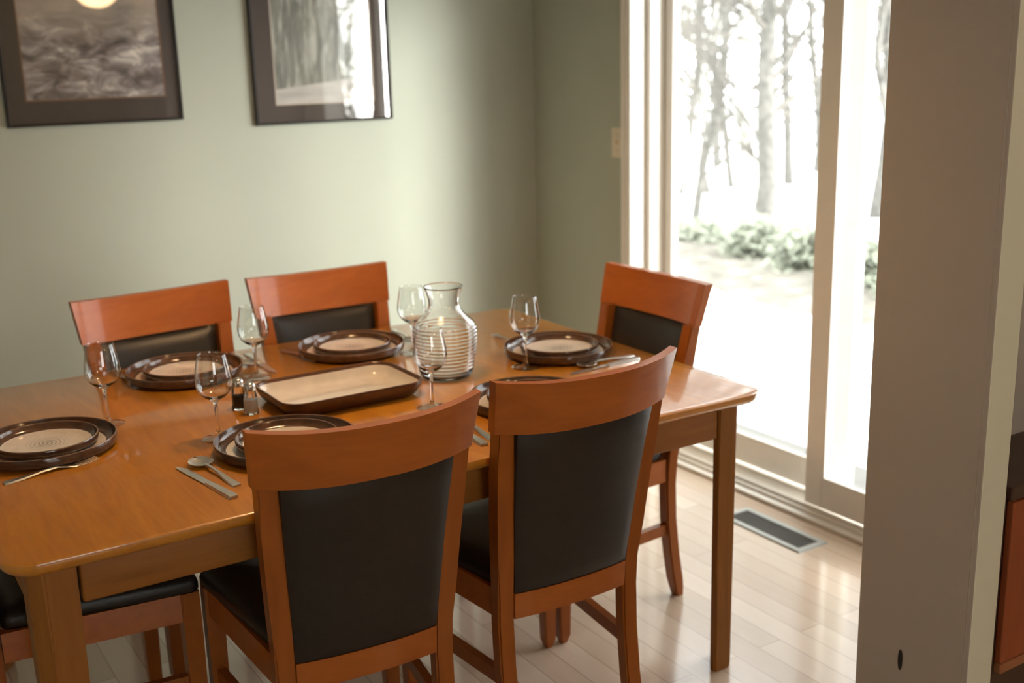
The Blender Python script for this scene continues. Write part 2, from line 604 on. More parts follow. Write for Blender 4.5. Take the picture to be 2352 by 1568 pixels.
def table_leg(sx, sy):
    s, inset = 0.082, 0.042
    poly = [(0.026, 0), (s, 0), (s, 0.022), (0.022, s), (0, s), (0, 0.026)]
    bm = bmesh.new()
    rings = []
    for z, k in ((0.0, 0.86), (0.012, 0.90), (0.45, 0.95), (H - 0.030, 1.0)):
        rr = []
        for x, y in poly:
            x, y = (x - s / 2) * k + s / 2, (y - s / 2) * k + s / 2
            rr.append((sx * (TL / 2 - inset - x), sy * (TW / 2 - inset - y), z))
        rings.append(rr)
    loft(bm, rings)
    bmesh.ops.bevel(bm, geom=[e for e in bm.edges if abs(e.verts[0].co.z - e.verts[1].co.z) > 0.005], offset=0.004, segments=2, affect='EDGES')
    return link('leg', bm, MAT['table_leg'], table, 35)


for sx in (-1, 1):
    for sy in (-1, 1):
        table_leg(sx, sy)
LI = 0.042 + 0.082 + 0.004
for sy in (-1, 1):
    y0, y1 = sorted((sy * (TW / 2 - 0.044), sy * (TW / 2 - 0.068)))
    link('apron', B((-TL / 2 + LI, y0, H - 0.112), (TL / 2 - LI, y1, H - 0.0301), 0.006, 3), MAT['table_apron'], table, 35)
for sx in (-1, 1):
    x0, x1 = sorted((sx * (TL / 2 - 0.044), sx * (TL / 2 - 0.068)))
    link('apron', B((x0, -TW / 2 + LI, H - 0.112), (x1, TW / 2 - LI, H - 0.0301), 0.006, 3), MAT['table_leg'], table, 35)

# ------------------------------------------------------------------ chairs (local: front +y, back -y)


def interp(tab, z):
    for (z0, a), (z1, b) in zip(tab[:-1], tab[1:]):
        if z <= z1:
            t = (z - z0) / (z1 - z0)
            return a + (b - a) * t
    return tab[-1][1]


YC = [(0.0, -0.238), (0.06, -0.226), (0.14, -0.212), (0.25, -0.199), (0.36, -0.195), (0.43, -0.199), (0.62, -0.223), (0.72, -0.239), (0.82, -0.2578), (0.937, -0.2876)]
XO = [(0.0, 0.186), (0.43, 0.189), (0.82, 0.2125), (0.937, 0.22)]          # outer face of the posts
DL = [(0.37, 0.018), (0.43, 0.02), (0.82, 0.045), (0.937, 0.050)]           # how far the back bows
PW = 0.040


LEAN = [(0.37, 0.04), (0.43, 0.08), (0.82, 0.22), (0.937, 0.25)]


def bow(u, z):
    return interp(YC, z) - interp(DL, z) * (1 - abs(u) ** 2.4)


def dip(u, z):
    """the bow runs square to the reclined back, so its middle also sits a little lower."""
    return z - interp(LEAN, z) * interp(DL, z) * (1 - abs(u) ** 2.4)


def make_chair():
    root = empty('dining_chair')
    # top rail
    def rail(side):
        def f(u, v):
            z = 0.820 + v * 0.117
            hw = 0.2184 + (0.229 - 0.2184) * v
            uu = 2 * u - 1
            return (uu * hw, bow(uu, z) + side * 0.0125, dip(uu, z))
        return f
    bm = grid_solid(bmesh.new(), 28, 5, rail(1), rail(-1))
    es = [e for e in bm.edges if len(e.link_faces) == 2 and e.calc_face_angle() > 0.8]
    bmesh.ops.bevel(bm, geom=es, offset=0.003, segments=2, affect='EDGES')
    link('top_rail', bm, MAT['rail'], root, 40)
    # rear legs run up as the posts of the back
    for s in (-1, 1):
        bm = bmesh.new()
        rings = []
        for z in (0.0, 0.03, 0.06, 0.14, 0.25, 0.36, 0.43, 0.525, 0.62, 0.72, 0.8196):
            xo, yc = interp(XO, z), interp(YC, z)
            w = PW if z > 0.03 else (0.030 if z == 0.0 else 0.037)
            dp = 0.036 if z > 0.03 else (0.026 if z == 0 else 0.033)
            xm = xo - PW / 2
            rings.append([(s * (xm + w / 2 * a), yc + dp / 2 * b, z) for a, b in ((-1, -1), (1, -1), (1, 1), (-1, 1))])
        loft(bm, rings)
        es = [e for e in bm.edges if abs(e.verts[0].co.z - e.verts[1].co.z) > 0.02]
        bmesh.ops.bevel(bm, geom=es, offset=0.004, segments=2, affect='EDGES')
        link('leg', bm, MAT['post'], root, 40)
        # front legs
        bm = bmesh.new()
        fx, fy = s * 0.207, 0.203
        loft(bm, [[(fx + k * a, fy + k * b, z) for a, b in ((-1, -1), (1, -1), (1, 1), (-1, 1))]
                  for z, k in ((0.0, 0.010), (0.022, 0.0165), (0.20, 0.0185), (0.372, 0.020), (0.439, 0.020))])
        es = [e for e in bm.edges if abs(e.verts[0].co.z - e.verts[1].co.z) > 0.01]
        bmesh.ops.bevel(bm, geom=es, offset=0.003, segments=2, affect='EDGES')
        link('leg', bm, MAT['post'], root, 40)
        # side stretcher
        bm = bmesh.new()
        xa, xb = s * 0.169, s * 0.205
        loft(bm, [[(xa - 0.010, -0.186, 0.205), (xa + 0.010, -0.186, 0.205), (xa + 0.010, -0.186, 0.238), (xa - 0.010, -0.186, 0.238)],
                  [(xb - 0.010, 0.189, 0.205), (xb + 0.010, 0.189, 0.205), (xb + 0.010, 0.189, 0.238), (xb - 0.010, 0.189, 0.238)]])
        link('stretcher', bm, MAT['post'], root)
    # padded back
    def xin(z):
        return interp(XO, z) - PW + 0.0005
    def pf(u, v):
        z = 0.430 + v * 0.3895
        uu = 2 * u - 1
        bulge = 0.022 * (1 - abs(uu) ** 4) ** 0.5 * (1 - abs(2 * v - 1) ** 6) ** 0.5
        return (uu * xin(z), bow(uu * xin(z) / (xin(z) + PW), z) + 0.006 + bulge, dip(uu * xin(z) / (xin(z) + PW), z))
    def pb(u, v):
        z = 0.430 + v * 0.3895
        uu = 2 * u - 1
        bulge = 0.006 * (1 - abs(uu) ** 8) ** 0.5 * (1 - abs(2 * v - 1) ** 10) ** 0.5
        return (uu * xin(z), bow(uu * xin(z) / (xin(z) + PW), z) - 0.010 - bulge, dip(uu * xin(z) / (xin(z) + PW), z))
    link('backrest', grid_solid(bmesh.new(), 24, 20, pf, pb), MAT['leather'], root, 50)
    # lower back rail
    def lr(side):
        def f(u, v):
            z = 0.368 + v * 0.0615
            uu = 2 * u - 1
            return (uu * xin(z), bow(uu * 0.79, z) + side * 0.012, dip(uu * 0.79, z))
        return f
    bm = grid_solid(bmesh.new(), 16, 1, lr(1), lr(-1))
    link('back_rail', bm, MAT['rail'], root, 40)
    # seat frame
    bm = bmesh.new()
    for s in (-1, 1):
        loft(bm, [[(s * 0.162, -0.176, 0.372), (s * 0.184, -0.176, 0.372), (s * 0.184, -0.176, 0.438), (s * 0.162, -0.176, 0.438)],
                  [(s * 0.198, 0.183, 0.372), (s * 0.220, 0.183, 0.372), (s * 0.220, 0.183, 0.438), (s * 0.198, 0.183, 0.438)]])
    box(bm, (-0.187, 0.196, 0.372), (0.187, 0.217, 0.438), 0.002)
    link('seat_frame', bm, MAT['rail'], root)
    # seat cushion
    def so(t, z):
        pts = []
        yb, yf = -0.172, 0.226
        wb, wf = 0.178, 0.229
        outline = []
        r = 0.02
        for cx, cy, a0 in ((wf - r, yf - r, 0), (-(wf - r), yf - r, PI / 2), (-(wb - r), yb + r, PI), (wb - r, yb + r, 1.5 * PI)):
            for k in range(6):
                a = a0 + PI / 2 * k / 5
                outline.append((cx + r * math.cos(a), cy + r * math.sin(a)))
        cxm, cym = 0.0, (yb + yf) / 2
        return [(cxm + (x - cxm) * t, cym + (y - cym) * t, z) for x, y in outline]
    bm = bmesh.new()
    loft(bm, [so(0.985, 0.4385), so(1.0, 0.444), so(1.0, 0.458), so(0.985, 0.468), so(0.94, 0.476), so(0.80, 0.484), so(0.5, 0.489), so(0.2, 0.491)])
    link('seat', bm, MAT['leather'], root, 60)
    return root


proto = make_chair()
CH = [
    (-0.2247, -0.4173, -0.0625, 'wooden chair with black leather back seen from behind, nearest in front of the table'),
    (0.2692, -0.4030, -0.0099, 'wooden chair seen from behind at the near side, closest to the bare table corner'),
    (-0.2242, 0.4252, 3.2337, 'wooden chair against the far side of the table, below the brown landscape picture'),
    (0.2535, 0.4187, 3.1335, 'wooden chair with pale glare on its top rail at the far side'),
    (0.7291, 0.0018, 1.5680, 'wooden chair at the end of the table before the sliding glass door'),
    (-0.673, 0.004, -PI / 2, 'wooden chair at the dim left end, its black seat tucked behind the near table leg'),
]
for i, (x, y, a, lab) in enumerate(CH):
    c = proto if i == 0 else copy_tree(proto)
    c.location = (x, y, 0)
    c.rotation_euler = (0, 0, a)
    tag(c, lab, 'chair', 'dining chairs around the table')

# ------------------------------------------------------------------ tableware


def plate_mesh(R, h, floor_z):
    prof = [(0, 0.0015), (R * 0.70, 0.0015), (R * 0.72, 0.0), (R * 0.77, 0.0), (R * 0.81, 0.0020), (R * 0.945, 0.0045), (R * 0.985, 0.0085), (R * 0.998, h * 0.6), (R, h - 0.002), (R - 0.0012, h),
            (R - 0.0035, h - 0.0003), (R - 0.0055, h * 0.72), (R - 0.009, floor_z + 0.005), (R - 0.016, floor_z + 0.0015), (R - 0.026, floor_z), (0, floor_z)]
    return lathe(bmesh.new(), prof, 72)


big = link('dinner_plate', plate_mesh(0.152, 0.028, 0.0075), MAT['plate_big'], None, 40)
small = link('side_plate', plate_mesh(0.110, 0.023, 0.0065), MAT['plate_small'], None, 40)
PL = [
    (-0.690, 0.008, 'at the dim left end of the table', 'above the lone fork'),
    (-0.258, 0.420, 'before the left far-side chair', ''),
    (0.212, 0.384, 'directly behind the rectangular tray', ''),
    (0.668, 0.004, 'at the end near the sliding glass door', ''),
    (-0.254, -0.298, 'half hidden by the nearest chair back', ''),
    (0.345, -0.352, 'glimpsed between the two near chair backs', ''),
]
for i, (x, y, where, _) in enumerate(PL):
    p = big if i == 0 else big.copy()
    q = small if i == 0 else small.copy()
    if i:
        col.objects.link(p)
        col.objects.link(q)
    p.location = (x, y, H + 0.0003)
    p.rotation_euler = (0, 0, i * 1.1)
    q.location = (x + 0.004, y + 0.002, H + 0.0003 + 0.0076)
    q.rotation_euler = (0, 0, i * 0.7 + 0.4)
    tag(p, 'large brown plate under a small one ' + where, 'plate', 'dinner plates')
    tag(q, 'small cream plate stacked on top ' + where, 'plate', 'side plates')

# serving tray
tray_c = Vector((-0.003, -0.018, H + 0.0003))
tray = empty('serving_tray', tray_c, 0.0)
tag(tray, 'rectangular brown serving tray with cream inside on the table centre', 'tray')
TWX, TWY = 0.372, 0.256
bm = bmesh.new()
rings = []
for ins, z in ((0.042, 0.0), (0.030, 0.001), (0.016, 0.007), (0.006, 0.022), (0.0, 0.038), (0.0007, 0.0405), (0.0032, 0.0415), (0.0060, 0.0400), (0.0085, 0.0330)):
    rings.append([(x, y, z) for x, y in rrect(TWX - 2 * ins, TWY - 2 * ins, 0.052 - ins * 0.6, 10)])
loft(bm, rings, cap=False)
vs = [v for v in bm.verts if v.co.z < 1e-6]
bm.faces.new(sorted(vs, key=lambda v: math.atan2(v.co.y, v.co.x)))
MAT['tray_out'] = plain('brown_tray_glaze', (0.085, 0.036, 0.016), 0.28, var=0.25, nscale=40)
MAT['tray_in'] = plain('cream_tray_glaze', (0.74, 0.675, 0.605), 0.09, var=0.05, nscale=25)
link('tray_body', bm, MAT['tray_out'], tray, 50)
bm = bmesh.new()
rings = []
for ins, z in ((0.0084, 0.0331), (0.012, 0.024), (0.018, 0.014), (0.026, 0.0095), (0.036, 0.0080), (0.050, 0.0075)):
    rings.append([(x, y, z) for x, y in rrect(TWX - 2 * ins, TWY - 2 * ins, 0.052 - ins * 0.6, 10)])
loft(bm, rings, cap=False)
top = [v for v in bm.verts if abs(v.co.z - 0.0075) < 1e-6]
bm.faces.new(sorted(top, key=lambda v: math.atan2(v.co.y, v.co.x)))
link('glazed_interior', bm, MAT['tray_in'], tray, 50)['label'] = 'glossy cream inside'

# wine glasses
def wine_glass_mesh():
    t = 0.0008
    out = [(0.0, 0.0), (0.036, 0.0), (0.0375, 0.0006), (0.0375, 0.0014), (0.030, 0.0028), (0.016, 0.0058), (0.008, 0.010), (0.0046, 0.018), (0.0038, 0.035), (0.0036, 0.060), (0.0040, 0.078),
           (0.0060, 0.086), (0.013, 0.0905), (0.024, 0.0975), (0.033, 0.1065), (0.0385, 0.118), (0.0405, 0.131), (0.0398, 0.145), (0.0370, 0.163), (0.0335, 0.180), (0.0310, 0.1935)]
    inner = [(r - t, z) for r, z in out[::-1] if z > 0.1]
    return lathe(bmesh.new(), out + [(0.0306, 0.1940)] + inner + [(0.0222, 0.0995), (0.012, 0.0945), (0.0, 0.0927)], 40)


wg = link('wine_glass', wine_glass_mesh(), MAT['glass'], None, 180)
wg.data.materials.append(MAT['thin_glass'])          # the blown wall of the bowl is under a millimetre thick
for p in wg.data.polygons:
    if p.center.z > 0.112 or p.center.z < 0.008:
        p.material_index = 1
GL = [
    (-0.531, 0.112, 'clear wine glass at the left end beside the plate above the lone fork'),
    (-0.353, -0.146, 'clear wine glass standing just left of the salt and pepper shakers'),
    (-0.108, 0.282, 'clear wine glass behind the salt and pepper shakers, before the far chairs'),
    (0.343, 0.252, 'clear wine glass half hidden behind the ribbed carafe'),
    (0.140, -0.233, 'clear wine glass standing in front of the ribbed carafe'),
    (0.516, -0.064, 'clear wine glass overlapping the plates nearest the sliding door'),
]
for i, (x, y, lab) in enumerate(GL):
    g = wg if i == 0 else wg.copy()
    if i:
        col.objects.link(g)
    g.location = (x, y, H + 0.0003)
    g.rotation_euler = (0, 0, i * 0.6)
    tag(g, lab, 'wine glass', 'wine glasses on the table')

# ribbed carafe
CP = [(0.008, 0.0685), (0.03, 0.0735), (0.06, 0.0790), (0.09, 0.0828), (0.115, 0.0842), (0.130, 0.0830), (0.140, 0.0795), (0.150, 0.0715), (0.160, 0.0610), (0.170, 0.0505), (0.180, 0.0430), (0.190, 0.0398), (0.200, 0.0395), (0.212, 0.0415), (0.225, 0.0455), (0.238, 0.0512)]
out = [(0, 0.0), (0.058, 0.0), (0.0645, 0.002)]
z = 0.008
while z < 0.2379:
    amp = 0.0011 if 0.016 < z < 0.138 else 0.0
    out.append((interp(CP, z) + amp * math.sin(2 * PI * (z - 0.016) / 0.0095), z))
    z += 0.0019
out.append((0.0512, 0.238))
inner = [(interp(CP, z) - 0.0030, z) for r, z in out[::-1] if z > 0.02]
inner = [(0.0506, 0.2395), (0.0490, 0.2388)] + inner[1:]
cf = link('carafe', lathe(bmesh.new(), out + inner + [(0.064, 0.010), (0.055, 0.007), (0, 0.0065)], 64), MAT['glass'], None, 180)
cf.location = (0.306, -0.005, H + 0.0003)
tag(cf, 'clear ribbed glass carafe with flared neck standing beside the serving tray', 'carafe')


# shakers
def shaker(loc, fill, lab):
    root = empty('shaker', loc, 0.3)
    tag(root, lab, 'shaker', 'salt and pepper shakers')
    prof = [(0, 0), (0.017, 0), (0.0185, 0.002), (0.0185, 0.006), (0.0165, 0.012), (0.0160, 0.040), (0.0150, 0.052), (0.0130, 0.058), (0.0125, 0.062), (0.0, 0.062)]
    link('glass_body', lathe(bmesh.new(), prof, 10), MAT['glass'], root)
    link('filling', lathe(bmesh.new(), [(0, 0.005), (0.0140, 0.005), (0.0140, 0.036), (0, 0.038)], 20), fill, root, 40)
    cap = [(0.0138, 0.0565), (0.0142, 0.058), (0.0142, 0.068), (0.0130, 0.073), (0.0085, 0.077), (0, 0.078)]
    link('cap', lathe(bmesh.new(), [(0, 0.0625)] + [(0.0130, 0.0625)] + cap[1:], 24), MAT['chrome'], root, 40)


shaker((-0.229, -0.012, H + 0.0003), MAT['salt'], 'glass salt shaker with metal cap by the tray, nearer of the two shakers')
shaker((-0.240, 0.040, H + 0.0003), MAT['pepper'], 'dark pepper shaker with metal cap, tucked behind the salt shaker')


# cutlery: local +x is the tip, origin at the middle on the table
def strip(bm, st, nseg=3):
    """st: (x, half width, z bottom, thickness)."""
    loft(bm, [[(x, -w, z), (x, w, z), (x, w * 0.8, z + t), (x, -w * 0.8, z + t)] for x, w, z, t in st])
    return bm


def make_knife():
    o = link('table_knife', strip(bmesh.new(), [(-0.120, 0.0095, 0.0, 0.0055), (-0.114, 0.0105, 0.0, 0.0065), (-0.05, 0.0085, 0.0, 0.006), (-0.012, 0.0075, 0.0, 0.005)]), MAT['metal'], None, 40)
    bm = bmesh.new()
    loft(bm, [[(x, y0, 0.0012), (x, y1, 0.0012), (x, y1, 0.0028), (x, y0, 0.0022)] for x, y0, y1 in
              ((-0.0125, -0.007, 0.007), (0.0, -0.0085, 0.007), (0.05, -0.0095, 0.008), (0.09, -0.008, 0.008), (0.108, -0.004, 0.0075), (0.118, 0.003, 0.006))])
    link('blade', bm, MAT['metal'], o)
    return o


def make_spoon():
    o = link('spoon', strip(bmesh.new(), [(-0.100, 0.0085, 0.0, 0.003), (-0.094, 0.0100, 0.0, 0.0035), (-0.06, 0.0075, 0.0015, 0.0035), (-0.02, 0.0040, 0.006, 0.0035), (0.02, 0.0035, 0.008, 0.003), (0.042, 0.0045, 0.0075, 0.0025)]), MAT['metal'], None, 40)
    def f(u, v, dz):
        x = -0.034 + 0.064 * u
        hw = 0.0255 * max(0.0, math.sin(PI * min(1, max(0, u ** 0.9)))) ** 0.55
        y = (2 * v - 1) * hw
        rr = min(1.0, (2 * u - 1) ** 2 * 0.9 + (2 * v - 1) ** 2 * 0.9)
        return (0.068 + x, y, 0.0008 + 0.0075 * rr + dz)
    bm = grid_solid(bmesh.new(), 14, 10, lambda u, v: f(u, v, 0.0014), lambda u, v: f(u, v, 0))
    bmesh.ops.remove_doubles(bm, verts=bm.verts[:], dist=0.00005)
    link('bowl', bm, MAT['metal'], o, 60)
    return o


def make_fork():
    o = link('fork', strip(bmesh.new(), [(-0.098, 0.0085, 0.0, 0.003), (-0.092, 0.0100, 0.0, 0.0035), (-0.06, 0.0075, 0.001, 0.0035), (-0.02, 0.0040, 0.005, 0.003), (0.012, 0.0040, 0.006, 0.0025),
                                         (0.028, 0.0095, 0.0035, 0.002), (0.042, 0.0125, 0.0015, 0.0018), (0.050, 0.0125, 0.0013, 0.0018)]), MAT['metal'], None, 40)
    bm = bmesh.new()
    for y in (-0.0107, -0.0036, 0.0036, 0.0107):
        loft(bm, [[(x, y - w, z), (x, y + w, z), (x, y + w, z + 0.0016), (x, y - w, z + 0.0016)] for x, w, z in ((0.0498, 0.0017, 0.0013), (0.075, 0.0015, 0.0014), (0.098, 0.0008, 0.0045))])
    link('tines', bm, MAT['metal'], o)
    return o


def place(o, tail, tip, lab, cat, group, z=0.0004, tilt=0.0):
    a, b = Vector((*tail, 0)), Vector((*tip, 0))
    m = (a + b) / 2
    d = b - a
    o.location = (m.x, m.y, H + z)
    o.rotation_euler = (0, 0, math.atan2(d.y, d.x))
    if tilt:
        o.rotation_euler = (0, tilt, math.atan2(d.y, d.x))
    tag(o, lab, cat, group)


kn, sp, fk = make_knife(), make_spoon(), make_fork()
place(kn, (-0.446, -0.519), (-0.484, -0.282), 'steel knife lying by the spoon on the bare near side of the table', 'knife', 'table knives')
place(copy_tree(kn), (0.803, -0.180), (0.566, -0.196), 'shiny knife at the end setting near the glass door', 'knife', 'table knives')
place(copy_tree(kn), (-0.046, 0.535), (-0.052, 0.298), 'knife beside the plate of the far chair below the brown landscape picture', 'knife', 'table knives')
place(copy_tree(kn), (0.098, -0.545), (0.118, -0.306), 'knife handle in the gap between the near chair backs, lower one', 'knife', 'table knives')
place(sp, (-0.418, -0.468), (-0.446, -0.252), 'steel spoon with bright bowl lying against a knife on the near side', 'spoon', 'spoons', 0.0004)
place(copy_tree(sp), (0.812, -0.146), (0.618, -0.160), 'shiny spoon at the end setting near the glass door', 'spoon', 'spoons')
place(copy_tree(sp), (-0.074, 0.590), (-0.082, 0.394), 'spoon beside the plate of the far chair below the brown landscape picture', 'spoon', 'spoons')
place(copy_tree(sp), (0.424, 0.545), (0.396, 0.352), 'spoon right of the plates behind the rectangular tray, next to a half-hidden wine glass', 'spoon', 'spoons')
place(copy_tree(sp), (0.133, -0.520), (0.142, -0.322), 'spoon handle in the gap between the near chair backs, upper one', 'spoon', 'spoons')
place(fk, (-0.800, -0.166), (-0.612, -0.128), 'lone fork in front of the plates at the dim left end', 'fork', 'forks')
place(copy_tree(fk), (0.052, 0.520), (0.086, 0.326), 'dark fork left of the plates behind the rectangular tray', 'fork', 'forks')
place(copy_tree(fk), (-0.402, 0.560), (-0.392, 0.364), 'dark fork left of the plates below the brown landscape picture', 'fork', 'forks')
place(copy_tree(fk), (0.640, 0.300), (0.622, 0.112), 'fork peeping out behind the plates nearest the glass door', 'fork', 'forks')


# ------------------------------------------------------------------ pictures
def picture(x0, x1, z0, z1, mat_l, mat_r, mat_b, art, lab, lip=True):
    yb = YB - 0.0005
    yf = YB - 0.024
    fw = 0.010
    root = empty('framed_picture', ((x0 + x1) / 2, yb, z0))
    tag(root, lab, 'picture')
    cx, cz = (x0 + x1) / 2, z0
    L_ = lambda lo, hi: ((lo[0] - cx, lo[1] - yb, lo[2] - cz), (hi[0] - cx, hi[1] - yb, hi[2] - cz))
    bm = bmesh.new()
    for lo, hi in (((x0, yf, z0), (x0 + fw, yb, z1)), ((x1 - fw, yf, z0), (x1, yb, z1)), ((x0 + fw, yf, z0), (x1 - fw, yb, z0 + fw)), ((x0 + fw, yf, z1 - fw), (x1 - fw, yb, z1))):
        box(bm, *L_(lo, hi), 0.0025)
    link('frame', bm, MAT['frame'], root)
    ax0, ax1, az0, az1 = x0 + mat_l, x1 - mat_r, z0 + mat_b, z1 - mat_b
    # mat board with a window
    bm = bmesh.new()
    ym = YB - 0.010
    for lo, hi in (((x0 + fw, ym, z0 + fw), (ax0, ym + 0.002, z1 - fw)), ((ax1, ym, z0 + fw), (x1 - fw, ym + 0.002, z1 - fw)), ((ax0, ym, z0 + fw), (ax1, ym + 0.002, az0)), ((ax0, ym, az1), (ax1, ym + 0.002, z1 - fw))):
        box(bm, *L_(lo, hi))
    link('mat_board', bm, MAT['mat_board'], root)
    bm = bmesh.new()
    e = 0.005
    for lo, hi in (((ax0, ym + 0.0005, az0), (ax0 + e, ym + 0.0025, az1)), ((ax1 - e, ym + 0.0005, az0), (ax1, ym + 0.0025, az1)), ((ax0 + e, ym + 0.0005, az0), (ax1 - e, ym + 0.0025, az0 + e)), ((ax0 + e, ym + 0.0005, az1 - e), (ax1 - e, ym + 0.0025, az1))):
        box(bm, *L_(lo, hi))
    link('mat_edge', bm, plain('mat_bevel_edge', (0.20, 0.10, 0.055) if lip else (0.55, 0.45, 0.36), 0.7), root)
    link('print', B(*L_((ax0, ym + 0.0026, az0), (ax1, ym + 0.004, az1))), art, root)
    link('glazing', B(*L_((x0 + fw, ym - 0.005, z0 + fw), (x1 - fw, ym - 0.003, z1 - fw))), MAT['picture_glass'], root)
    return root


p1 = print_material('brown_landscape_print', [(0.30, (0.05, 0.036, 0.030)), (0.44, (0.19, 0.15, 0.14)), (0.56, (0.38, 0.33, 0.31)), (0.70, (0.85, 0.78, 0.70))], 13.0, 0.8, 3.3, (0.8, 1, 1.7))
# brighter cloudy top of the landscape
tc = p1.node('ShaderNodeTexCoord')
sx = p1.node('ShaderNodeSeparateXYZ')
p1.l(tc.outputs['Object'], sx.inputs[0])
mr = p1.node('ShaderNodeMapRange')
p1.l(sx.outputs[2], mr.inputs[0])
mr.inputs['From Min'].default_value = 0.27
mr.inputs['From Max'].default_value = 0.40
skyc = p1.ramp(p1.noise(p1.coords((1, 1, 2)), 6, 4), [(0.3, (0.30, 0.26, 0.23)), (0.7, (0.62, 0.50, 0.38))])
base = p1.p.inputs['Base Color'].links[0].from_socket
p1.l(p1.mix(mr.outputs[0], base, skyc), p1.p.inputs['Base Color'])

p2 = NT('woodland_road_print')
tc = p2.node('ShaderNodeTexCoord')
sx = p2.node('ShaderNodeSeparateXYZ')
p2.l(tc.outputs['Object'], sx.inputs[0])
trees_c = p2.ramp(p2.noise(p2.coords((5, 1, 1.0)), 5.0, 6, 0.6, 0.6), [(0.30, (0.07, 0.072, 0.055)), (0.5, (0.24, 0.235, 0.19)), (0.70, (0.60, 0.58, 0.50))])
road_c = p2.ramp(p2.noise(p2.coords((1, 1, 5)), 5.0, 3), [(0.3, (0.34, 0.31, 0.27)), (0.7, (0.55, 0.51, 0.46))])
edge = p2.math('ADD', 0.150, p2.math('MULTIPLY', sx.outputs[0], 0.10))
gt = p2.math('GREATER_THAN', sx.outputs[2], edge)
p2.set(p2.mix(gt, road_c, trees_c), 0.6)

picture(-0.430, 0.165, 1.368, 2.10, 0.068, 0.053, 0.083, p1.m, 'dark framed brown landscape photograph on the green wall, farther from the door')
picture(0.438, 1.006, 1.330, 2.10, 0.085, 0.072, 0.072, p2.m, 'dark framed woodland photograph mirroring the bright door in its glass', lip=False)

# ------------------------------------------------------------------ cabinet beyond the wall stub
cab = empty('wood_cabinet', (1.285, -1.115, 0))
tag(cab, 'low red-brown wooden cabinet glimpsed beyond the grey wall stub at the right edge', 'cabinet')
link('cabinet_body', B((-0.355, -0.11, 0.0), (0.36, 0.072, 0.655), 0.003), MAT['cabtop'], cab)
link('top', B((-0.362, -0.130, 0.655), (0.365, 0.074, 0.685), 0.004), MAT['cabtop'], cab)
dr = link('door', B((-0.352, -0.128, 0.285), (0.357, -0.1105, 0.65), 0.003), MAT['redwood'], cab)
link('bottom_rail', B((-0.352, -0.130, 0.262), (0.357, -0.1105, 0.284), 0.003), MAT['lit_lip'], cab)['label'] = 'orange wood edge painted paler as if lit'

# ------------------------------------------------------------------ warm lamps (both out of the picture, the table one added for light)
t = NT('warm_glowing_globe')
t.p.inputs['Emission Color'].default_value = (1.0, 0.64, 0.33, 1)
t.p.inputs['Emission Strength'].default_value = 138.0
MAT['globe'] = t.m
t = NT('dim_warm_globe')
t.p.inputs['Emission Color'].default_value = (1.0, 0.64, 0.33, 1)
t.p.inputs['Emission Strength'].default_value = 18.0
MAT['dim_globe'] = t.m


def pendant(x, y, drop, r, lab, shade=None):
    lamp = empty('pendant_lamp', (x, y, ZC))
    tag(lamp, lab, 'lamp', 'pendant lamps')
    link('canopy', lathe(bmesh.new(), [(0, -0.02), (0.05, -0.02), (0.055, 0), (0, 0)], 24), MAT['chrome'], lamp, 40)
    bm = bmesh.new()
    tube(bm, [(0, 0, -0.02), (0, 0, -drop + r * 0.98)], 0.005, 8)
    link('stem', bm, MAT['chrome'], lamp)
    bm = bmesh.new()
    bmesh.ops.create_uvsphere(bm, u_segments=24, v_segments=16, radius=r)
    for v in bm.verts:
        v.co.z -= drop
    link('globe', bm, MAT['globe'] if shade else MAT['dim_globe'], lamp, 180)
    if shade:  # opaque shade shaped to keep direct light off the walls
        bm = bmesh.new()
        lathe(bm, [(0.006, -drop + 0.16), (0.05, -drop + 0.155), (0.09, -drop + 0.12), (shade, -drop - 0.085), (shade - 0.003, -drop - 0.085), (0.087, -drop + 0.117), (0.048, -drop + 0.152), (0.006, -drop + 0.157)], 40, closed=True)
        link('lamp_shade', bm, MAT['casing'], lamp, 40)


pendant(1.20, -3.9, 0.235, 0.19, 'globe pendant lamp in the adjoining room, mirrored at the top of the landscape picture')
pendant(0.05, -0.05, 0.40, 0.07, 'unseen shaded pendant lamp added over the dining table, above the picture', 0.19)  # added to warm and brighten the table and far chairs

# ------------------------------------------------------------------ outside
MAT['snow'] = plain('snow', (0.86, 0.87, 0.88), 0.8, var=0.03, nscale=3, bump=0.2, bscale=6)
MAT['slab'] = plain('pale_concrete', (0.17, 0.165, 0.155), 0.8, var=0.08, nscale=5, bump=0.1, bscale=80)
t = NT('leaf_litter_ground')
v = t.coords((1, 1, 1))
t.set(t.ramp(t.noise(v, 5, 6, 0.7), [(0.3, (0.12, 0.105, 0.09)), (0.55, (0.22, 0.20, 0.165)), (0.8, (0.50, 0.49, 0.46))]), 0.9)
MAT['litter'] = t.m
ZG = -0.10
bm = bmesh.new()
box(bm, (XD + 0.20, -6, ZG - 0.1), (2.42, 9, ZG + 0.01))
S(link('ground_patio', bm, MAT['slab']))


S(link('added_eave', B((XD + 0.201, -6, 2.42), (2.75, 6, 2.56)), MAT['casing']))  # unseen eave slab added to shade the patio below


def terrain(name, fx, x1, mat, z0, amp, seed, slope=0.0, rise=0.0):
    bm = bmesh.new()
    ny, nx = 60, 24
    rows = []
    for j in range(ny + 1):
        y = -12 + j * 34 / ny
        x0 = fx(y)
        rows.append([])
        for i in range(nx + 1):
            x = x0 + (x1 - x0) * i / nx
            rows[-1].append(bm.verts.new((x, y, z0 + amp * noise.noise((x * 0.9 + seed, y * 0.9, seed)) + slope * (x - x0) + rise * (1 - math.exp(-(x - x0) / 0.3)))))
    for j in range(ny):
        for i in range(nx):
            bm.faces.new((rows[j][i], rows[j][i + 1], rows[j + 1][i + 1], rows[j + 1][i]))
    return link(name, bm, mat, None, 180)


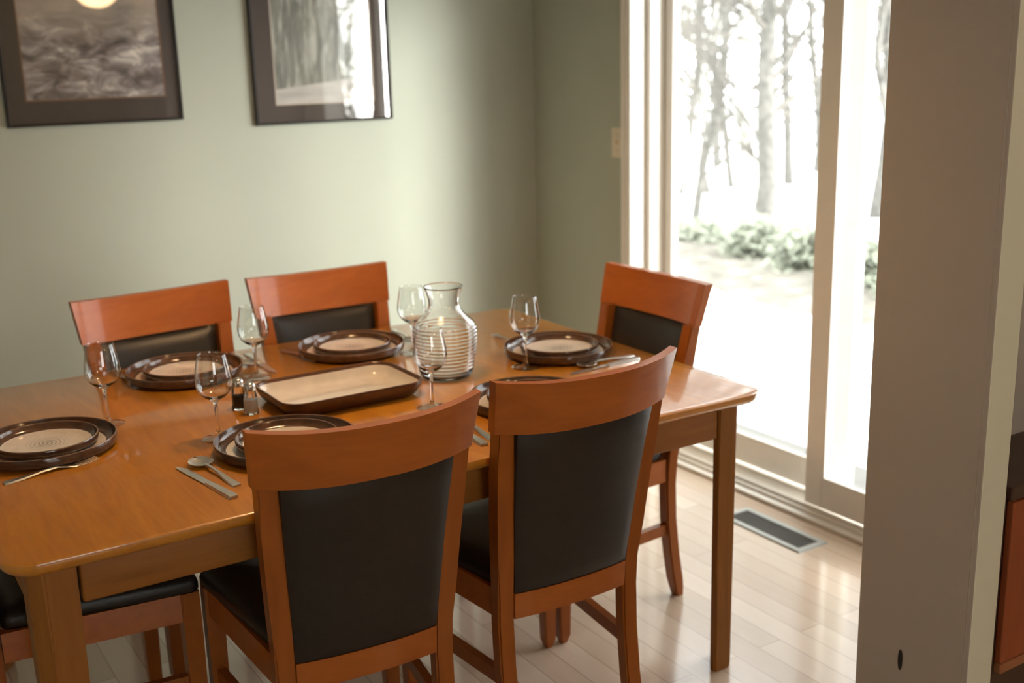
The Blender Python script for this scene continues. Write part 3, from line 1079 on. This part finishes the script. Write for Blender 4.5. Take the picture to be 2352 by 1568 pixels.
S(terrain('ground_snow', lambda y: 2.42, 4.75, MAT['snow'], ZG + 0.005, 0.01, 1.0))
S(terrain('ground_far_snow', lambda y: 6.05 + 0.3 * noise.noise((y * 0.8, 9.0, 0)), 24.0, MAT['snow'], ZG + 0.10, 0.05, 7.0, 0.02))
S(terrain('ground_litter', lambda y: 4.20 + 0.12 * noise.noise((y * 1.3, 5.0, 0)) + 0.05 * noise.noise((y * 4.0, 2.0, 0)), 7.4, MAT['litter'], ZG - 0.02, 0.03, 4.0, 0.02, 0.06))

MAT['bark'] = plain('grey_bark', (0.155, 0.145, 0.13), 0.9, var=0.4, nscale=14, bump=0.5, bscale=30)
MAT['birch'] = plain('pale_birch_bark', (0.66, 0.64, 0.60), 0.8, var=0.2, nscale=14, bump=0.3, bscale=30)
MAT['twig'] = plain('bare_twigs', (0.175, 0.16, 0.14), 0.9, var=0.2)
MAT['leaf'] = plain('evergreen_leaves', (0.34, 0.36, 0.28), 0.6, var=0.35, nscale=3)


def tree(x, y, h, r, lean, seed, bark, lab, group='bare trees beyond the snow', nb=14, spread=1.0):
    rnd = random.Random(seed)
    gz = ZG + 0.02 * (x - 4.2)
    root = empty('bare_tree', (x, y, gz))
    tag(root, lab, 'tree', group)
    pts, rad = [], []
    N = 9
    for i in range(N + 1):
        t = i / N
        pts.append(Vector((lean[0] * t + 0.05 * rnd.uniform(-1, 1) * (0 < i), lean[1] * t + 0.05 * rnd.uniform(-1, 1) * (0 < i), -0.05 + h * t)))
        rad.append(r * (1.15 if i == 0 else 1 - 0.65 * t))
    link('trunk', tube(bmesh.new(), pts, rad, 12), bark, root, 180)
    bm = bmesh.new()

    def branch(p, d, L, rr, depth):
        q = [p]
        cur = p.copy()
        dd = d.copy()
        for k in range(5):
            dd = (dd + Vector((rnd.uniform(-.3, .3), rnd.uniform(-.3, .3), rnd.uniform(-.12, .28)))).normalized()
            cur = cur + dd * L / 5
            q.append(cur.copy())
        tube(bm, q, [rr * (1 - 0.8 * i / 5) for i in range(6)], 5)
        if depth:
            for k in range(3 if depth > 1 else 4):
                b = q[rnd.randint(1, 5)]
                nd = (dd + Vector((rnd.uniform(-1, 1), rnd.uniform(-1, 1), rnd.uniform(-.5, .8)))).normalized()
                branch(b, nd, L * rnd.uniform(0.4, 0.7), rr * 0.55, depth - 1)
    for k in range(nb):
        t = rnd.uniform(0.12, 0.98)
        i = min(N - 1, int(t * N))
        p = pts[i].lerp(pts[i + 1], t * N - i)
        a = rnd.uniform(0, 2 * PI)
        branch(p, Vector((math.cos(a), math.sin(a), rnd.uniform(0.1, 0.9))).normalized(), spread * rnd.uniform(0.7, 1.7), max(0.018, r * rnd.uniform(0.18, 0.4)), 2)
    link('branches', bm, MAT['twig'], root)
    return root


def gpt(px, depth):
    """ground point straight out along the sight line of a photo column, at a given distance from the house door wall."""
    d = fwd * 2611 + rt * (px - 1176)
    k = (depth - CAM.x) / d.x
    return CAM.x + d.x * k, CAM.y + d.y * k


TR = [
    (1742, 6.3, 4.6, 0.095, (0.05, -0.05), 'bark', 'thick grey tree trunk in the middle of the left door pane'),
    (1704, 6.6, 4.8, 0.085, (0.0, 0.05), 'birch', 'pale white trunk close beside the thick grey trunk'),
    (1575, 6.9, 4.6, 0.055, (0.55, -0.25), 'birch', 'slim pale trunk leaning at the left side of the left door pane'),
    (1590, 6.1, 4.4, 0.040, (0.50, -0.45), 'bark', 'thin dark trunk slanting upward at the left of the door glass'),
    (2000, 7.4, 5.0, 0.085, (0.10, 0.0), 'bark', 'grey trunk seen through the narrow right-hand strip of door glass'),
    (1800, 8.6, 5.4, 0.055, (-0.2, 0.1), 'bark', 'thin grey tree farther back, just right of the thick trunk'),
    (1860, 9.8, 5.6, 0.060, (0.2, 0.0), 'bark', 'thin grey tree far back beside the door stile'),
    (1640, 9.5, 5.6, 0.060, (-0.1, 0.2), 'bark', 'thin grey tree far back, left of the pale trunk'),
    (1960, 10.8, 5.8, 0.070, (-0.2, 0.1), 'bark', 'far grey tree glimpsed left in the right-hand strip of glass'),
    (2045, 9.2, 5.6, 0.055, (0.0, 0.2), 'bark', 'far slim tree next to the grey wall stub edge'),
    (1540, 8.6, 5.2, 0.060, (0.1, 0.2), 'bark', 'far slim tree against the left edge of the door glass'),
    (1622, 7.6, 4.8, 0.050, (-0.35, 0.2), 'bark', 'crooked dark tree between the leaning pale trunk and the thick trunk'),
    (1558, 7.3, 4.6, 0.045, (0.2, -0.5), 'bark', 'twisted dark sapling close to the white door frame'),
    (1890, 7.8, 4.8, 0.040, (-0.4, 0.3), 'bark', 'slim branching tree directly left of the door stile'),
    (2030, 6.6, 4.6, 0.035, (-0.2, 0.25), 'bark', 'thin branching sapling at the right side of the right-hand glass strip'),
    (1675, 8.1, 5.0, 0.040, (-0.5, 0.1), 'bark', 'thin bent sapling just left of the pale white trunk'),
]
for i, (px, dep, h, r, lean, bk, lab) in enumerate(TR):
    x, y = gpt(px, dep)
    tree(x, y, h, r, lean, 11 + i, MAT[bk], lab, nb=24 if dep < 8 else 30, spread=0.9 if dep < 8 else 1.2)


def shrub(x, y, w, h, seed, lab, n=1500, name='evergreen_shrub'):
    rnd = random.Random(seed)
    gz = ZG + 0.02 * (x - 4.2)
    root = empty(name, (x, y, gz))
    tag(root, lab, 'shrub', 'evergreen shrubs beyond the snow')
    bm = bmesh.new()
    for k in range(n):
        a, b, rr = rnd.uniform(0, 2 * PI), rnd.uniform(0, 1), rnd.uniform(0.35, 1.0)
        lump = 1 + 0.3 * math.sin(3 * a + seed) * math.cos(2.3 * b + seed)
        p = Vector((w * rr * lump * math.cos(a) * math.sqrt(1 - (b * 0.95) ** 2), w * rr * lump * math.sin(a) * math.sqrt(1 - (b * 0.95) ** 2), 0.02 + h * b * (0.6 + 0.4 * rr)))
        u = Vector((rnd.uniform(-1, 1), rnd.uniform(-1, 1), rnd.uniform(-1, 1))).normalized()
        v = u.orthogonal().normalized()
        L, W = rnd.uniform(0.03, 0.06), rnd.uniform(0.012, 0.02)
        bm.faces.new([bm.verts.new(p + q) for q in (-u * L, v * W, u * L, -v * W)])
    link('foliage', bm, MAT['leaf'], root)
    bm = bmesh.new()
    for k in range(9):
        a = rnd.uniform(0, 2 * PI)
        tube(bm, [(0, 0, -0.02), (w * 0.3 * math.cos(a), w * 0.3 * math.sin(a), h * 0.45), (w * 0.6 * math.cos(a), w * 0.6 * math.sin(a), h * 0.85)], [0.012, 0.008, 0.004], 5)
    link('stems', bm, MAT['twig'], root)


SH = [(1600, 5.6, 0.36, 0.18, 'low sparse evergreen clump left of the thick trunk base'), (1735, 5.5, 0.33, 0.32, 'rounded evergreen shrub right below the thick grey trunk'),
      (1850, 5.35, 0.29, 0.34, 'rounded evergreen shrub hidden partly by the door stile'), (1975, 5.2, 0.27, 0.32, 'evergreen shrub in the right-hand strip of door glass'),
      (2090, 5.1, 0.27, 0.28, 'evergreen shrub beside the grey wall stub edge')]
for i, (px, dep, w, h, lab) in enumerate(SH):
    x, y = gpt(px, dep)
    shrub(x, y, w, h, 60 + i, lab)
# evergreens standing to the side of the house, mirrored in the picture glass
for i, (x, y, w, h, lab) in enumerate([(5.35, -9.2, 0.45, 3.2, 'slim evergreen beside the house, mirrored in the glass of the woodland photograph'), (6.75, -11.6, 0.5, 4.0, 'taller distant evergreen, mirrored in the glass of the woodland photograph')]):
    shrub(x, y, w, h, 80 + i, lab, 3600, 'evergreen_shrub')
